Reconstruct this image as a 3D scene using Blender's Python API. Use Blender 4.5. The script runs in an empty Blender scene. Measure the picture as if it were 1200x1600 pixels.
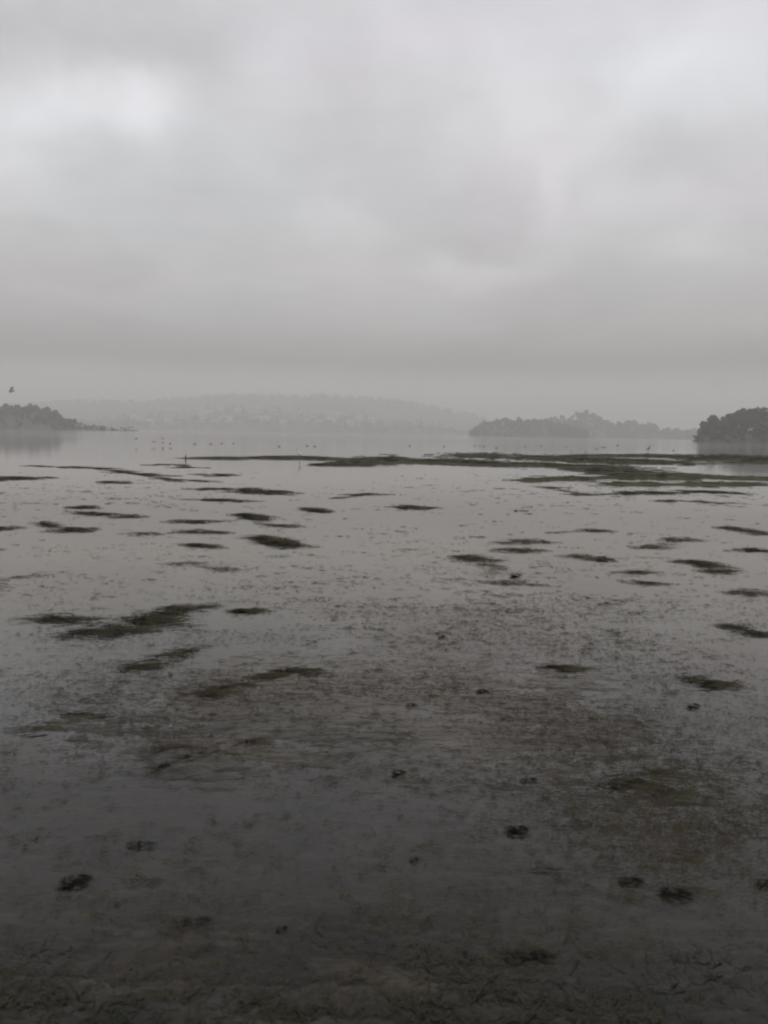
import bpy, math, random
import numpy as np
from mathutils import Vector, Matrix

# =====================================================================
# CAMERA
# =====================================================================
sc = bpy.context.scene
C = bpy.context.scene.collection
H_CAM = 1.6
F_PX = 1256.0                       # focal length in pixels of the 1200x1600 photograph
PITCH = math.atan((800 - 677.3) / F_PX)
ROLL = math.radians(0.95)
cam_d = bpy.data.cameras.new('camera')
cam_d.sensor_fit = 'VERTICAL'
cam_d.sensor_height = 24.0
cam_d.lens = 24.0 * F_PX / 1600.0
cam_d.clip_start = 0.05
cam_d.clip_end = 30000
cam_d.dof.use_dof = True
cam_d.dof.focus_distance = 9.0
cam_d.dof.aperture_fstop = 2.6
cam = bpy.data.objects.new('camera', cam_d)
C.objects.link(cam)
R_ = np.array([1.0, 0, 0])
U_ = np.array([0, math.sin(PITCH), math.cos(PITCH)])
FW = np.array([0, math.cos(PITCH), -math.sin(PITCH)])
XC = math.cos(ROLL) * R_ + math.sin(ROLL) * U_
YC = -math.sin(ROLL) * R_ + math.cos(ROLL) * U_
M = Matrix.Identity(4)
for i in range(3):
    M[i][0] = XC[i]; M[i][1] = YC[i]; M[i][2] = -FW[i]
M[2][3] = H_CAM
cam.matrix_world = M
sc.camera = cam


def pix_dir(px, py):
    """direction of a photograph pixel"""
    px = np.asarray(px, float); py = np.asarray(py, float)
    d = FW * F_PX + XC * (px - 600)[..., None] + YC * (800 - py)[..., None]
    return d / np.linalg.norm(d, axis=-1, keepdims=True)


def ground(px, py, z=0.0):
    """where a photograph pixel meets the water level"""
    d = pix_dir(px, py)
    t = (z - H_CAM) / np.minimum(d[..., 2], -1e-5)
    return d[..., 0] * t, d[..., 1] * t


def at_dist(px, py, y):
    d = pix_dir(px, py)
    t = y / d[..., 1]
    return d[..., 0] * t, H_CAM + d[..., 2] * t


def to_pix(x, y, z=0.0):
    v = np.stack([x, y, z - H_CAM + 0 * x], -1)
    f = v @ FW
    f = np.where(np.abs(f) < 1e-3, 1e-3, f)
    return 600 + F_PX * (v @ XC) / f, 800 - F_PX * (v @ YC) / f


# =====================================================================
# WORLD: overcast sky
# =====================================================================
SUN_EL, SUN_AZ = 62.0, 205.0
world = bpy.data.worlds.new('World')
sc.world = world
world.use_nodes = True
nt = world.node_tree
N, L = nt.nodes, nt.links
N.clear()


def math_node(op, a, b=None, c=None, clamp=False):
    n = N.new('ShaderNodeMath'); n.operation = op; n.use_clamp = clamp
    for k, v in enumerate((a, b, c)):
        if v is None: continue
        if hasattr(v, 'is_output'): L.new(v, n.inputs[k])
        else: n.inputs[k].default_value = v
    return n.outputs[0]


tc = N.new('ShaderNodeTexCoord')
sep = N.new('ShaderNodeSeparateXYZ'); L.new(tc.outputs['Generated'], sep.inputs[0])
DX, DY, DZ = sep.outputs
AZ = math_node('ARCTAN2', DX, DY)
EL = math_node('ARCSINE', DZ)
# cloud-deck plane coordinates
den = math_node('ADD', math_node('ABSOLUTE', DZ), 0.12)
cu = math_node('DIVIDE', DX, den); cv = math_node('DIVIDE', DY, den)
cmb = N.new('ShaderNodeCombineXYZ'); L.new(cu, cmb.inputs[0]); L.new(cv, cmb.inputs[1])


def noise(scale, detail=4, rough=.5, off=(0, 0, 0), vec=None):
    mp = N.new('ShaderNodeMapping'); mp.inputs['Location'].default_value = off
    L.new(vec or cmb.outputs[0], mp.inputs['Vector'])
    n = N.new('ShaderNodeTexNoise'); n.inputs['Scale'].default_value = scale
    n.inputs['Detail'].default_value = detail; n.inputs['Roughness'].default_value = rough
    n.inputs['Distortion'].default_value = .55
    L.new(mp.outputs[0], n.inputs['Vector'])
    return n.outputs['Fac']


w1 = math_node('MULTIPLY', math_node('SUBTRACT', noise(5.0, 4, .55, (3, 1, 0), tc.outputs['Generated']), .5), .16)
w2 = math_node('MULTIPLY', math_node('SUBTRACT', noise(6.5, 4, .55, (8, 5, 2), tc.outputs['Generated']), .5), .11)
AZW = math_node('ADD', AZ, w1); ELW = math_node('ADD', EL, w2)

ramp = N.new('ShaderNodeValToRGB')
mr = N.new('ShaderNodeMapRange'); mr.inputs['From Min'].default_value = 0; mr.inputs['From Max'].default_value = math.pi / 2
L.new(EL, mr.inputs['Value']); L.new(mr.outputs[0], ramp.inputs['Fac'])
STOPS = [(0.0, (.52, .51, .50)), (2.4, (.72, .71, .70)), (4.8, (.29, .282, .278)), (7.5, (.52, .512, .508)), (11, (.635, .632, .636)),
         (15, (.69, .697, .71)), (20, (.765, .777, .80)), (25, (.785, .79, .82)), (31, (.655, .66, .68)), (39, (.26, .26, .27)), (58, (.60, .60, .61)), (90, (.68, .68, .69))]  # unseen bands above view shaped for light: dark one dims nearest reflections
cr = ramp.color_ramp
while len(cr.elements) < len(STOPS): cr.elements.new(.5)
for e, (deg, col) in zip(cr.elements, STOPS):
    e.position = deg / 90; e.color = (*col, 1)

# individual light and dark patches of the deck: px, py, sx, sy, amount
CLOUDS = [(150, 160, 125, 46, .15), (235, 165, 45, 34, .06), (10, 215, 95, 60, .12), (125, 248, 60, 30, -.11), (420, 300, 120, 60, -.03), (980, 320, 80, 40, .04), (300, 420, 150, 50, -.03), (1010, 110, 60, 40, .04), (20, 50, 190, 70, -.17), (390, 90, 90, 60, .02),
          (560, 150, 80, 90, -.05), (320, 200, 45, 75, -.07), (230, 30, 120, 50, -.07), (830, 150, 120, 55, .06), (838, 285, 38, 28, .10),
          (960, 215, 60, 30, .05), (1140, 40, 110, 90, .09), (690, 320, 90, 60, -.06), (1045, 235, 65, 40, -.08),
          (1170, 200, 60, 60, -.02), (530, 355, 55, 28, .07), (745, 425, 60, 24, .12), (1110, 385, 80, 24, .06), (600, 420, 60, 40, -.02),
          (930, 440, 60, 40, -.05), (640, 495, 110, 40, .04), (90, 460, 160, 60, .00), (170, 560, 260, 26, -.02), (800, 562, 280, 26, -.03),
          (60, 330, 150, 50, .05), (820, 350, 60, 40, .0), (1180, 560, 120, 30, -.04)]
tot = None
for px, py, sx, sy, am in CLOUDS:
    if abs(am) < .005: continue
    d = pix_dir(px, py)
    a0 = math.atan2(d[0], d[1]); e0 = math.asin(d[2])
    sa, se = sx / F_PX * 1.15, sy / F_PX * 1.15
    a = math_node('DIVIDE', math_node('SUBTRACT', AZW, a0), sa)
    e = math_node('DIVIDE', math_node('SUBTRACT', ELW, e0), se)
    r2 = math_node('ADD', math_node('MULTIPLY', a, a), math_node('MULTIPLY', e, e))
    g = math_node('EXPONENT', math_node('MULTIPLY', math_node('POWER', r2, 1.35), -.8))
    am *= 1.6
    tot = math_node('MULTIPLY', g, am) if tot is None else math_node('MULTIPLY_ADD', g, am, tot)
cl = math_node('SUBTRACT', noise(1.1, 5, .5, (5.2, 1.7, 0)), .5)
cl2 = math_node('SUBTRACT', noise(3.2, 4, .5, (1.2, 9.7, 0)), .5)
tot = math_node('MULTIPLY_ADD', cl, .40, tot)
tot = math_node('MULTIPLY_ADD', cl2, .22, tot)
cl3 = math_node('SUBTRACT', noise(7.0, 6, .6, (4.2, 2.7, 1.1), tc.outputs['Generated']), .5)
tot = math_node('MULTIPLY_ADD', cl3, .26, tot)
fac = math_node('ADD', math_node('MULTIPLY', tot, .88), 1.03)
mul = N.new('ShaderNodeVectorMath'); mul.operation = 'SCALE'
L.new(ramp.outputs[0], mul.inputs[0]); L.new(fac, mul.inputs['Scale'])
# faint warm / cool drift in the cloud colour
tint = N.new('ShaderNodeMix'); tint.data_type = 'RGBA'
L.new(math_node('MULTIPLY_ADD', math_node('SUBTRACT', noise(.9, 2, .5, (2.5, 4.4, 0)), .5), 3.0, .5, clamp=True), tint.inputs['Factor'])
tint.inputs[6].default_value = (.975, .995, 1.0, 1); tint.inputs[7].default_value = (1.03, .985, 1.0, 1)
tm = N.new('ShaderNodeVectorMath'); tm.operation = 'MULTIPLY'
L.new(mul.outputs[0], tm.inputs[0]); L.new(tint.outputs[2], tm.inputs[1])
sky = N.new('ShaderNodeTexSky'); sky.sky_type = 'NISHITA'; sky.sun_disc = False
sky.sun_elevation = math.radians(SUN_EL); sky.sun_rotation = math.radians(SUN_AZ)
SKY_STR = 0.1
up = N.new('ShaderNodeVectorMath'); up.operation = 'SCALE'; up.inputs['Scale'].default_value = 1.0 / SKY_STR
L.new(tm.outputs[0], up.inputs[0])
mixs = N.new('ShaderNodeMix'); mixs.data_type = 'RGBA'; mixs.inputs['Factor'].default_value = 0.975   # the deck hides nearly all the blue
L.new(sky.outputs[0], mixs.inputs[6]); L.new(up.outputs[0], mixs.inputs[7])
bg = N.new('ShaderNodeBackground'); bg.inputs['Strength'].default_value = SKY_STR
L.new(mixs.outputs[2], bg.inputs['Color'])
wo = N.new('ShaderNodeOutputWorld'); L.new(bg.outputs[0], wo.inputs['Surface'])

# the veiled sun: very soft, high and behind the viewer
sun_d = bpy.data.lights.new('sun', 'SUN'); sun_d.energy = 0.7; sun_d.angle = math.radians(60); sun_d.color = (1.0, .98, .95)
sun = bpy.data.objects.new('sun', sun_d); C.objects.link(sun)
a = math.radians(SUN_AZ); e = math.radians(SUN_EL)
sdir = Vector((math.sin(a) * math.cos(e), math.cos(a) * math.cos(e), math.sin(e)))
sun.rotation_euler = sdir.to_track_quat('Z', 'Y').to_euler()

sc.view_settings.view_transform = 'Standard'
sc.view_settings.look = 'None'
sc.view_settings.exposure = 0.0
sc.view_settings.gamma = 1.0
sc.view_settings.use_curve_mapping = False
sc.render.engine = 'CYCLES'
cy = sc.cycles
cy.use_denoising = True
cy.pixel_filter_type = 'BLACKMAN_HARRIS'
cy.filter_width = 2.2
cy.max_bounces = 8; cy.diffuse_bounces = 2; cy.glossy_bounces = 3; cy.transparent_max_bounces = 12; cy.volume_bounces = 2
cy.caustics_reflective = False; cy.caustics_refractive = False

# =====================================================================
# HELPERS
# =====================================================================
rng = np.random.default_rng(11)
random.seed(5)


def _hash(ix, iy, s):
    n = (ix.astype(np.int64) * 374761393 + iy.astype(np.int64) * 668265263 + s * 1274126177) & 0xffffffff
    n = ((n ^ (n >> 13)) * 1103515245) & 0xffffffff
    n = (n ^ (n >> 16)) & 0xffffffff
    return n / 4294967295.0


def vnoise(x, y, s=0):
    ix = np.floor(x); iy = np.floor(y); fx = x - ix; fy = y - iy
    fx = fx * fx * (3 - 2 * fx); fy = fy * fy * (3 - 2 * fy)
    a = _hash(ix, iy, s); b = _hash(ix + 1, iy, s); c = _hash(ix, iy + 1, s); d = _hash(ix + 1, iy + 1, s)
    return (a + (b - a) * fx) * (1 - fy) + (c + (d - c) * fx) * fy


def fbm(x, y, s=0, o=4):
    t = 0; amp = .5; k = 0
    for i in range(o):
        t = t + amp * (vnoise(x * 2 ** i + 17.3 * i, y * 2 ** i - 9.1 * i, s + i) - .5) * 2
        amp *= .5
    return t


def mesh_np(name, v, f, mats, parent=None, smooth=False, mat_idx=None):
    """v (n,3), f (m,k) arrays -> one mesh object"""
    me = bpy.data.meshes.new(name)
    v = np.asarray(v, np.float32); f = np.asarray(f, np.int32)
    me.vertices.add(len(v)); me.vertices.foreach_set('co', v.ravel())
    k = f.shape[1]
    me.loops.add(f.size); me.loops.foreach_set('vertex_index', f.ravel())
    me.polygons.add(len(f)); me.polygons.foreach_set('loop_start', np.arange(0, f.size, k, dtype=np.int32))
    me.polygons.foreach_set('loop_total', np.full(len(f), k, np.int32))
    if mat_idx is not None: me.polygons.foreach_set('material_index', np.asarray(mat_idx, np.int32))
    if smooth: me.polygons.foreach_set('use_smooth', np.ones(len(f), bool))
    me.update(calc_edges=True); me.validate()
    for m in (mats if isinstance(mats, (list, tuple)) else [mats]): me.materials.append(m)
    o = bpy.data.objects.new(name, me); C.objects.link(o)
    if parent: o.parent = parent
    return o


def tag(o, label=None, cat=None, group=None, kind=None):
    if label: o['label'] = label
    if cat: o['category'] = cat
    if group: o['group'] = group
    if kind: o['kind'] = kind
    return o


def empty(name, loc):
    o = bpy.data.objects.new(name, None); o.location = loc; C.objects.link(o); return o


class MB:
    """gathers vertices and quads/tris (tris stored as quads with a repeated split) of one mesh"""
    def __init__(s): s.v = []; s.f = []

    def ring(s, c, ax, r, n, sq=1.0):
        ax = Vector(ax).normalized()
        u = ax.orthogonal().normalized() if abs(ax.z) > .99 else Vector((0, 0, 1)).cross(ax).normalized()
        w = ax.cross(u)
        b = len(s.v)
        for i in range(n):
            t = 2 * math.pi * i / n
            s.v.append(tuple(Vector(c) + u * (r * math.cos(t)) + w * (r * sq * math.sin(t))))
        return b

    def tube(s, pts, rad, n=6, sq=1.0):
        bs = []
        for i, p in enumerate(pts):
            a = Vector(pts[max(0, i - 1)]); b = Vector(pts[min(len(pts) - 1, i + 1)])
            bs.append(s.ring(p, b - a, rad[i], n, sq))
        for q in range(len(bs) - 1):
            for i in range(n):
                j = (i + 1) % n
                s.f.append((bs[q] + i, bs[q] + j, bs[q + 1] + j, bs[q + 1] + i))
        s.f.append(tuple(bs[0] + i for i in reversed(range(n)))); s.f.append(tuple(bs[-1] + i for i in range(n)))

    def poly(s, pts):
        b = len(s.v); s.v += [tuple(p) for p in pts]; s.f.append(tuple(range(b, b + len(pts))))

    def box(s, c, d):
        x, y, z = c; a, b_, h = d[0] / 2, d[1] / 2, d[2] / 2
        b = len(s.v)
        for k in ((-a, -b_, -h), (a, -b_, -h), (a, b_, -h), (-a, b_, -h), (-a, -b_, h), (a, -b_, h), (a, b_, h), (-a, b_, h)):
            s.v.append((x + k[0], y + k[1], z + k[2]))
        for q in ((0, 3, 2, 1), (4, 5, 6, 7), (0, 1, 5, 4), (1, 2, 6, 5), (2, 3, 7, 6), (3, 0, 4, 7)):
            s.f.append(tuple(b + i for i in q))

    def build(s, name, mat, parent=None, smooth=False):
        me = bpy.data.meshes.new(name); me.from_pydata(s.v, [], s.f); me.update()
        me.materials.append(mat)
        if smooth: me.polygons.foreach_set('use_smooth', np.ones(len(me.polygons), bool))
        o = bpy.data.objects.new(name, me); C.objects.link(o)
        if parent: o.parent = parent
        return o


def material(name, col, col2=None, rough=.6, scale=8.0, spec=.5, bump=0.0, bscale=40.0, contrast=2.0, stretch=(1, 1, 1), detail=6, bdist=.01):
    m = bpy.data.materials.new(name); m.use_nodes = True
    t = m.node_tree; b = t.nodes['Principled BSDF']
    b.inputs['Roughness'].default_value = rough
    b.inputs['Specular IOR Level'].default_value = spec
    g = t.nodes.new('ShaderNodeNewGeometry')
    mp = t.nodes.new('ShaderNodeMapping'); mp.inputs['Scale'].default_value = stretch
    t.links.new(g.outputs['Position'], mp.inputs[0])
    if col2:
        n = t.nodes.new('ShaderNodeTexNoise'); n.inputs['Scale'].default_value = scale; n.inputs['Detail'].default_value = detail
        n.inputs['Roughness'].default_value = .6
        t.links.new(mp.outputs[0], n.inputs['Vector'])
        ma = t.nodes.new('ShaderNodeMath'); ma.operation = 'MULTIPLY_ADD'; ma.use_clamp = True
        ma.inputs[1].default_value = contrast; ma.inputs[2].default_value = .5 - contrast / 2
        t.links.new(n.outputs['Fac'], ma.inputs[0])
        mx = t.nodes.new('ShaderNodeMix'); mx.data_type = 'RGBA'
        mx.inputs[6].default_value = (*col, 1); mx.inputs[7].default_value = (*col2, 1)
        t.links.new(ma.outputs[0], mx.inputs['Factor']); t.links.new(mx.outputs[2], b.inputs['Base Color'])
    else:
        b.inputs['Base Color'].default_value = (*col, 1)
    if bump:
        n2 = t.nodes.new('ShaderNodeTexNoise'); n2.inputs['Scale'].default_value = bscale; n2.inputs['Detail'].default_value = 5
        t.links.new(mp.outputs[0], n2.inputs['Vector'])
        bp = t.nodes.new('ShaderNodeBump'); bp.inputs['Strength'].default_value = bump; bp.inputs['Distance'].default_value = bdist
        t.links.new(n2.outputs['Fac'], bp.inputs['Height']); t.links.new(bp.outputs[0], b.inputs['Normal'])
    return m


MUD = material('wet_mud', (.020, .018, .013), (.050, .045, .034), rough=.36, scale=3.5, spec=.4, bump=.8, bscale=30, contrast=3.2, bdist=.012, stretch=(.6, 1, 1))
MAT = material('eelgrass_root_mud', (.022, .020, .013), (.050, .045, .029), rough=.9, scale=14, spec=.08, bump=.8, bscale=60, bdist=.01)
BLADE = material('eelgrass_blade', (.027, .025, .015), (.072, .065, .038), rough=.8, scale=9, spec=.12)
SCRAP = material('bleached_scraps', (.026, .021, .013), (.078, .064, .042), rough=.8, scale=7, spec=.2)
BLADE_G = material('green_eelgrass', (.010, .012, .005), (.030, .033, .012), rough=.6, scale=5, spec=.3)
BANK = material('algae_covered_mud', (.042, .040, .019), (.074, .074, .030), rough=.85, scale=.8, spec=.15, bump=.7, bscale=12, contrast=3, stretch=(.6, .25, 1), bdist=.03)
WEED = material('dark_seaweed', (.005, .004, .002), (.016, .012, .007), rough=.7, scale=20, spec=.12)
FOREST = material('dark_foliage', (.022, .028, .020), (.052, .062, .040), rough=.9, scale=.12, spec=.1, contrast=3)
BARK = material('bark', (.035, .03, .026), (.06, .052, .045), rough=.9, scale=.6)
HILLM = material('hillside', (.035, .05, .03), (.11, .115, .075), rough=1, scale=.006, spec=.05, contrast=4, detail=8)
ROCK = material('shore_rock', (.05, .047, .042), (.11, .10, .09), rough=.9, scale=.3)
WALLM = material('pale_render', (.42, .41, .39), (.5, .49, .47), rough=.9, scale=.5)
WALL2 = material('cream_render', (.5, .48, .44), (.56, .55, .52), rough=.9, scale=.5)
ROOFM = material('terracotta_roof', (.24, .13, .09), (.33, .19, .14), rough=.9, scale=.8)
ROOFP = material('pale_metal_roof', (.48, .49, .49), (.6, .6, .6), rough=.5, scale=.8)
GLASSM = material('window_glass', (.03, .035, .04), rough=.15)
FEATHER_W = material('white_plumage', (.62, .62, .60), (.72, .72, .70), rough=.9, scale=30)
FEATHER_D = material('dark_plumage', (.13, .125, .12), (.2, .195, .19), rough=.8, scale=30)
FEATHER_G = material('grey_plumage', (.18, .18, .185), (.26, .26, .265), rough=.85, scale=30)
BEAK = material('bill_and_legs', (.12, .08, .03), (.16, .11, .05), rough=.6, scale=60)
WOOD = material('weathered_wood', (.045, .04, .035), (.08, .07, .06), rough=.9, scale=12, stretch=(1, 1, .2))

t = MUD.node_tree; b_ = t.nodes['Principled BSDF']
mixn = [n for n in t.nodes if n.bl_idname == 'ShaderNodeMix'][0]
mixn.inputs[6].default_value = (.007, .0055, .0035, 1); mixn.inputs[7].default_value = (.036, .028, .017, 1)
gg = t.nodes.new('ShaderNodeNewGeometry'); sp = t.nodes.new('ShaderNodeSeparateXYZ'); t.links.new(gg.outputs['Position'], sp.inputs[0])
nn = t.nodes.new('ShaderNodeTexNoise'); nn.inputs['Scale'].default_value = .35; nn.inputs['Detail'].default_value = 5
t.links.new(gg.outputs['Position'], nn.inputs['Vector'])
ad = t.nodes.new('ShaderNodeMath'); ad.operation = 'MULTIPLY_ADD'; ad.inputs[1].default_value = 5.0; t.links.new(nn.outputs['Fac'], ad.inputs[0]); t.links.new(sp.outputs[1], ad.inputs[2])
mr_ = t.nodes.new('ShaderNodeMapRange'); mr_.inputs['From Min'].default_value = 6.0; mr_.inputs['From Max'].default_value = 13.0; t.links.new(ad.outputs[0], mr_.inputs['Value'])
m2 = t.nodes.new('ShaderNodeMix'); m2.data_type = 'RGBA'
t.links.new(mr_.outputs[0], m2.inputs['Factor']); t.links.new(mixn.outputs[2], m2.inputs[6]); m2.inputs[7].default_value = (.31, .275, .225, 1)  # dark near, paler farther out: falloff of reflected sky painted into mud colour
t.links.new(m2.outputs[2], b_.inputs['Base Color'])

# ---------------------------------------------------------------- water
WATER = bpy.data.materials.new('shallow_water'); WATER.use_nodes = True
t = WATER.node_tree; t.nodes.clear()
g = t.nodes.new('ShaderNodeNewGeometry')


def tnoise(scale, stretch, detail, rot=0.0):
    mp = t.nodes.new('ShaderNodeMapping'); mp.inputs['Scale'].default_value = stretch; mp.inputs['Rotation'].default_value = (0, 0, rot)
    t.links.new(g.outputs['Position'], mp.inputs[0])
    n = t.nodes.new('ShaderNodeTexNoise'); n.inputs['Scale'].default_value = scale; n.inputs['Detail'].default_value = detail
    t.links.new(mp.outputs[0], n.inputs['Vector']); return n.outputs['Fac']


def tm_(op, a, b, c=None, clamp=False):
    n = t.nodes.new('ShaderNodeMath'); n.operation = op; n.use_clamp = clamp
    for k, v in enumerate((a, b, c)):
        if v is None: continue
        if hasattr(v, 'is_output'): t.links.new(v, n.inputs[k])
        else: n.inputs[k].default_value = v
    return n.outputs[0]


# wavelets of a few cm wavelength, a few tenths of a millimetre high, in drifting patches
patch = tm_('MULTIPLY_ADD', tnoise(.55, (1, .6, 1), 3), 3.2, -1.1, True)
wv = tm_('MULTIPLY', tnoise(9.0, (.45, 1, 1), 3, .12), patch)
sy_ = t.nodes.new('ShaderNodeSeparateXYZ'); t.links.new(g.outputs['Position'], sy_.inputs[0])
ny_ = t.nodes.new('ShaderNodeMapRange'); ny_.inputs['From Min'].default_value = 2.5; ny_.inputs['From Max'].default_value = 8
ny_.inputs['To Min'].default_value = 2.6; ny_.inputs['To Max'].default_value = 1.0; t.links.new(sy_.outputs[1], ny_.inputs['Value'])
wv = tm_('MULTIPLY', wv, ny_.outputs[0])
wv2 = tm_('MULTIPLY_ADD', tnoise(2.2, (.4, 1, 1), 3, -.2), .9, wv)
bmp = t.nodes.new('ShaderNodeBump'); bmp.inputs['Strength'].default_value = .5; bmp.inputs['Distance'].default_value = .0022
t.links.new(wv2, bmp.inputs['Height'])
fr = t.nodes.new('ShaderNodeFresnel'); fr.inputs['IOR'].default_value = 1.39
t.links.new(bmp.outputs[0], fr.inputs['Normal'])
gl = t.nodes.new('ShaderNodeBsdfGlossy'); gl.inputs['Roughness'].default_value = .05; gl.distribution = 'MULTI_GGX'; gl.inputs['Color'].default_value = (1, 1, 1, 1)
sp_ = t.nodes.new('ShaderNodeSeparateXYZ'); t.links.new(g.outputs['Position'], sp_.inputs[0])
mr_ = t.nodes.new('ShaderNodeMapRange'); mr_.inputs['From Min'].default_value = 70; mr_.inputs['From Max'].default_value = 160
mr_.inputs['To Min'].default_value = .05; mr_.inputs['To Max'].default_value = .08
t.links.new(sp_.outputs[1], mr_.inputs['Value']); t.links.new(mr_.outputs[0], gl.inputs['Roughness'])   # breeze-ruffled open bay
t.links.new(bmp.outputs[0], gl.inputs['Normal'])
tr = t.nodes.new('ShaderNodeBsdfTransparent'); tr.inputs['Color'].default_value = (.86, .81, .72, 1)
mx = t.nodes.new('ShaderNodeMixShader')
t.links.new(fr.outputs[0], mx.inputs[0]); t.links.new(tr.outputs[0], mx.inputs[1]); t.links.new(gl.outputs[0], mx.inputs[2])
out = t.nodes.new('ShaderNodeOutputMaterial'); t.links.new(mx.outputs[0], out.inputs['Surface'])

# =====================================================================
# GROUND: one sheet of tidal mud from under the viewer to the horizon
# =====================================================================
def blob(px, py, cx, cy, rx, ry): return np.exp(-((px - cx) / rx) ** 2 - ((py - cy) / ry) ** 2)


def ground_h(X, Y):
    PX, PY = to_pix(X, np.maximum(Y, .3))
    # how far the mud comes up towards the water level: shallow crest across the middle of the flat
    RISE = (blob(PX, PY, 540, 1090, 320, 100) * 1.12 + blob(PX, PY, 830, 1110, 190, 110) * .9 + blob(PX, PY, 400, 1060, 120, 60) * .6
            + blob(PX, PY, 330, 1180, 160, 60) * .6 + blob(PX, PY, 1080, 1270, 190, 120) * .45 + blob(PX, PY, 110, 1120, 110, 50) * .55
            + blob(PX, PY, 620, 980, 260, 50) * .35 + blob(PX, PY, 560, 1600, 600, 90) * .25)
    RISE = np.where(Y > 1.2, np.minimum(RISE, 1.08), 0)
    depth = 0.024 - .0175 * np.clip(1.25 - np.abs(Y - 1.0) / 4.5, 0, 1) + .008 * fbm(X * .35, Y * .35, 3) + np.clip((Y - 60) * .004, 0, 2.0)
    relief = .0070 * fbm(X * 2.2, Y * 4.0, 21, 3) + .010 * fbm(X * 7, Y * 15, 41, 4) + .0045 * fbm(X * 22, Y * 40, 61, 2)
    rip = .0016 * np.sin((Y + .25 * fbm(X * .8, Y * .8, 77, 3)) * 48 + 2.5 * fbm(X * 1.5, Y * 1.5, 5, 2)) * np.clip(1.2 - np.abs(X) * .0 - (Y - 3.0) * .3, 0, 1)
    Z = -depth + RISE * .0215 + relief * (0.75 + .6 * RISE) * np.clip(1 - (Y - 20) / 40, .1, 1) + rip
    Z = np.minimum(Z, .010)
    Z = np.where(Y > 1.0, Z, -depth)
    return Z


def axis(parts):
    r = []
    for a, b, n in parts: r += list(np.linspace(a, b, n, endpoint=False))
    return np.array(r + [parts[-1][1]])


def geo(a, b, n): return list(np.geomspace(a, b, n))


xs_pos = np.array(list(np.linspace(0, 2.4, 130, endpoint=False)) + geo(2.4, 8, 110)[:-1] + geo(8, 60, 60)[:-1] + geo(60, 6000, 30))
xs = np.concatenate([-xs_pos[::-1], xs_pos[1:]])
ys = np.concatenate([-np.array(geo(1, 6000, 26))[::-1], np.linspace(-.9, 1.4, 12, endpoint=False), np.linspace(1.4, 5.0, 260, endpoint=False),
                     geo(5.0, 14, 220)[:-1], geo(14, 110, 120)[:-1], geo(110, 6000, 30)])
X, Y = np.meshgrid(xs, ys)
Z = ground_h(X, Y)
nv = len(xs)
idx = np.arange(len(ys) * nv).reshape(len(ys), nv)
quads = np.stack([idx[:-1, :-1], idx[:-1, 1:], idx[1:, 1:], idx[1:, :-1]], -1).reshape(-1, 4)
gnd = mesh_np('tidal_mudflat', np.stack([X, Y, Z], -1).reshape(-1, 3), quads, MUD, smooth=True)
tag(gnd, kind='structure')
w = mesh_np('water', [(-6000, -6000, 0), (6000, -6000, 0), (6000, 6000, 0), (-6000, 6000, 0)], [(0, 1, 2, 3)], WATER)
tag(w, kind='structure')


# =====================================================================
# EELGRASS MATS, BARS
# =====================================================================
def ell(px, py, ells):
    m = np.full(px.shape, -3.0)
    for e in ells:
        cx, cy_, rx, ry = e[:4]; an = math.radians(e[4]) if len(e) > 4 else 0
        dx = px - cx; dy = py - cy_
        a = dx * math.cos(an) + dy * math.sin(an); b = -dx * math.sin(an) + dy * math.cos(an)
        m = np.maximum(m, 1 - (np.abs(a / (rx * 1.12)) ** 1.5 + np.abs(b / (ry * 1.08)) ** 1.5) ** .75)
    return m


def blades(x, y, z, ln, wd, ang, n_seg=3, lift=.01):
    """ribbons: arrays of root positions -> verts, quads"""
    n = len(x)
    bend = rng.normal(0, .35, n)
    v = np.zeros((n, n_seg + 1, 2, 3)); cx = x.copy(); cy_ = y.copy(); a = ang.copy()
    lf = rng.random(n) * lift
    for k in range(n_seg + 1):
        tt = k / n_seg; ww = wd * (1 - .75 * tt ** 2) / 2
        nx = -np.sin(a); ny = np.cos(a); zz = z + lf * np.sin(math.pi * min(1, tt * 1.1))
        tw = .6 * wd
        v[:, k, 0] = np.stack([cx - nx * ww, cy_ - ny * ww, zz], -1); v[:, k, 1] = np.stack([cx + nx * ww, cy_ + ny * ww, zz + tw * .5], -1)
        cx = cx + np.cos(a) * ln / n_seg; cy_ = cy_ + np.sin(a) * ln / n_seg; a = a + bend / n_seg
    b = (np.arange(n) * (n_seg + 1) * 2)[:, None]
    q = np.concatenate([b + np.array([[2 * k, 2 * k + 1, 2 * k + 3, 2 * k + 2]]) for k in range(n_seg)], 0)
    return v.reshape(-1, 3), q


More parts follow.
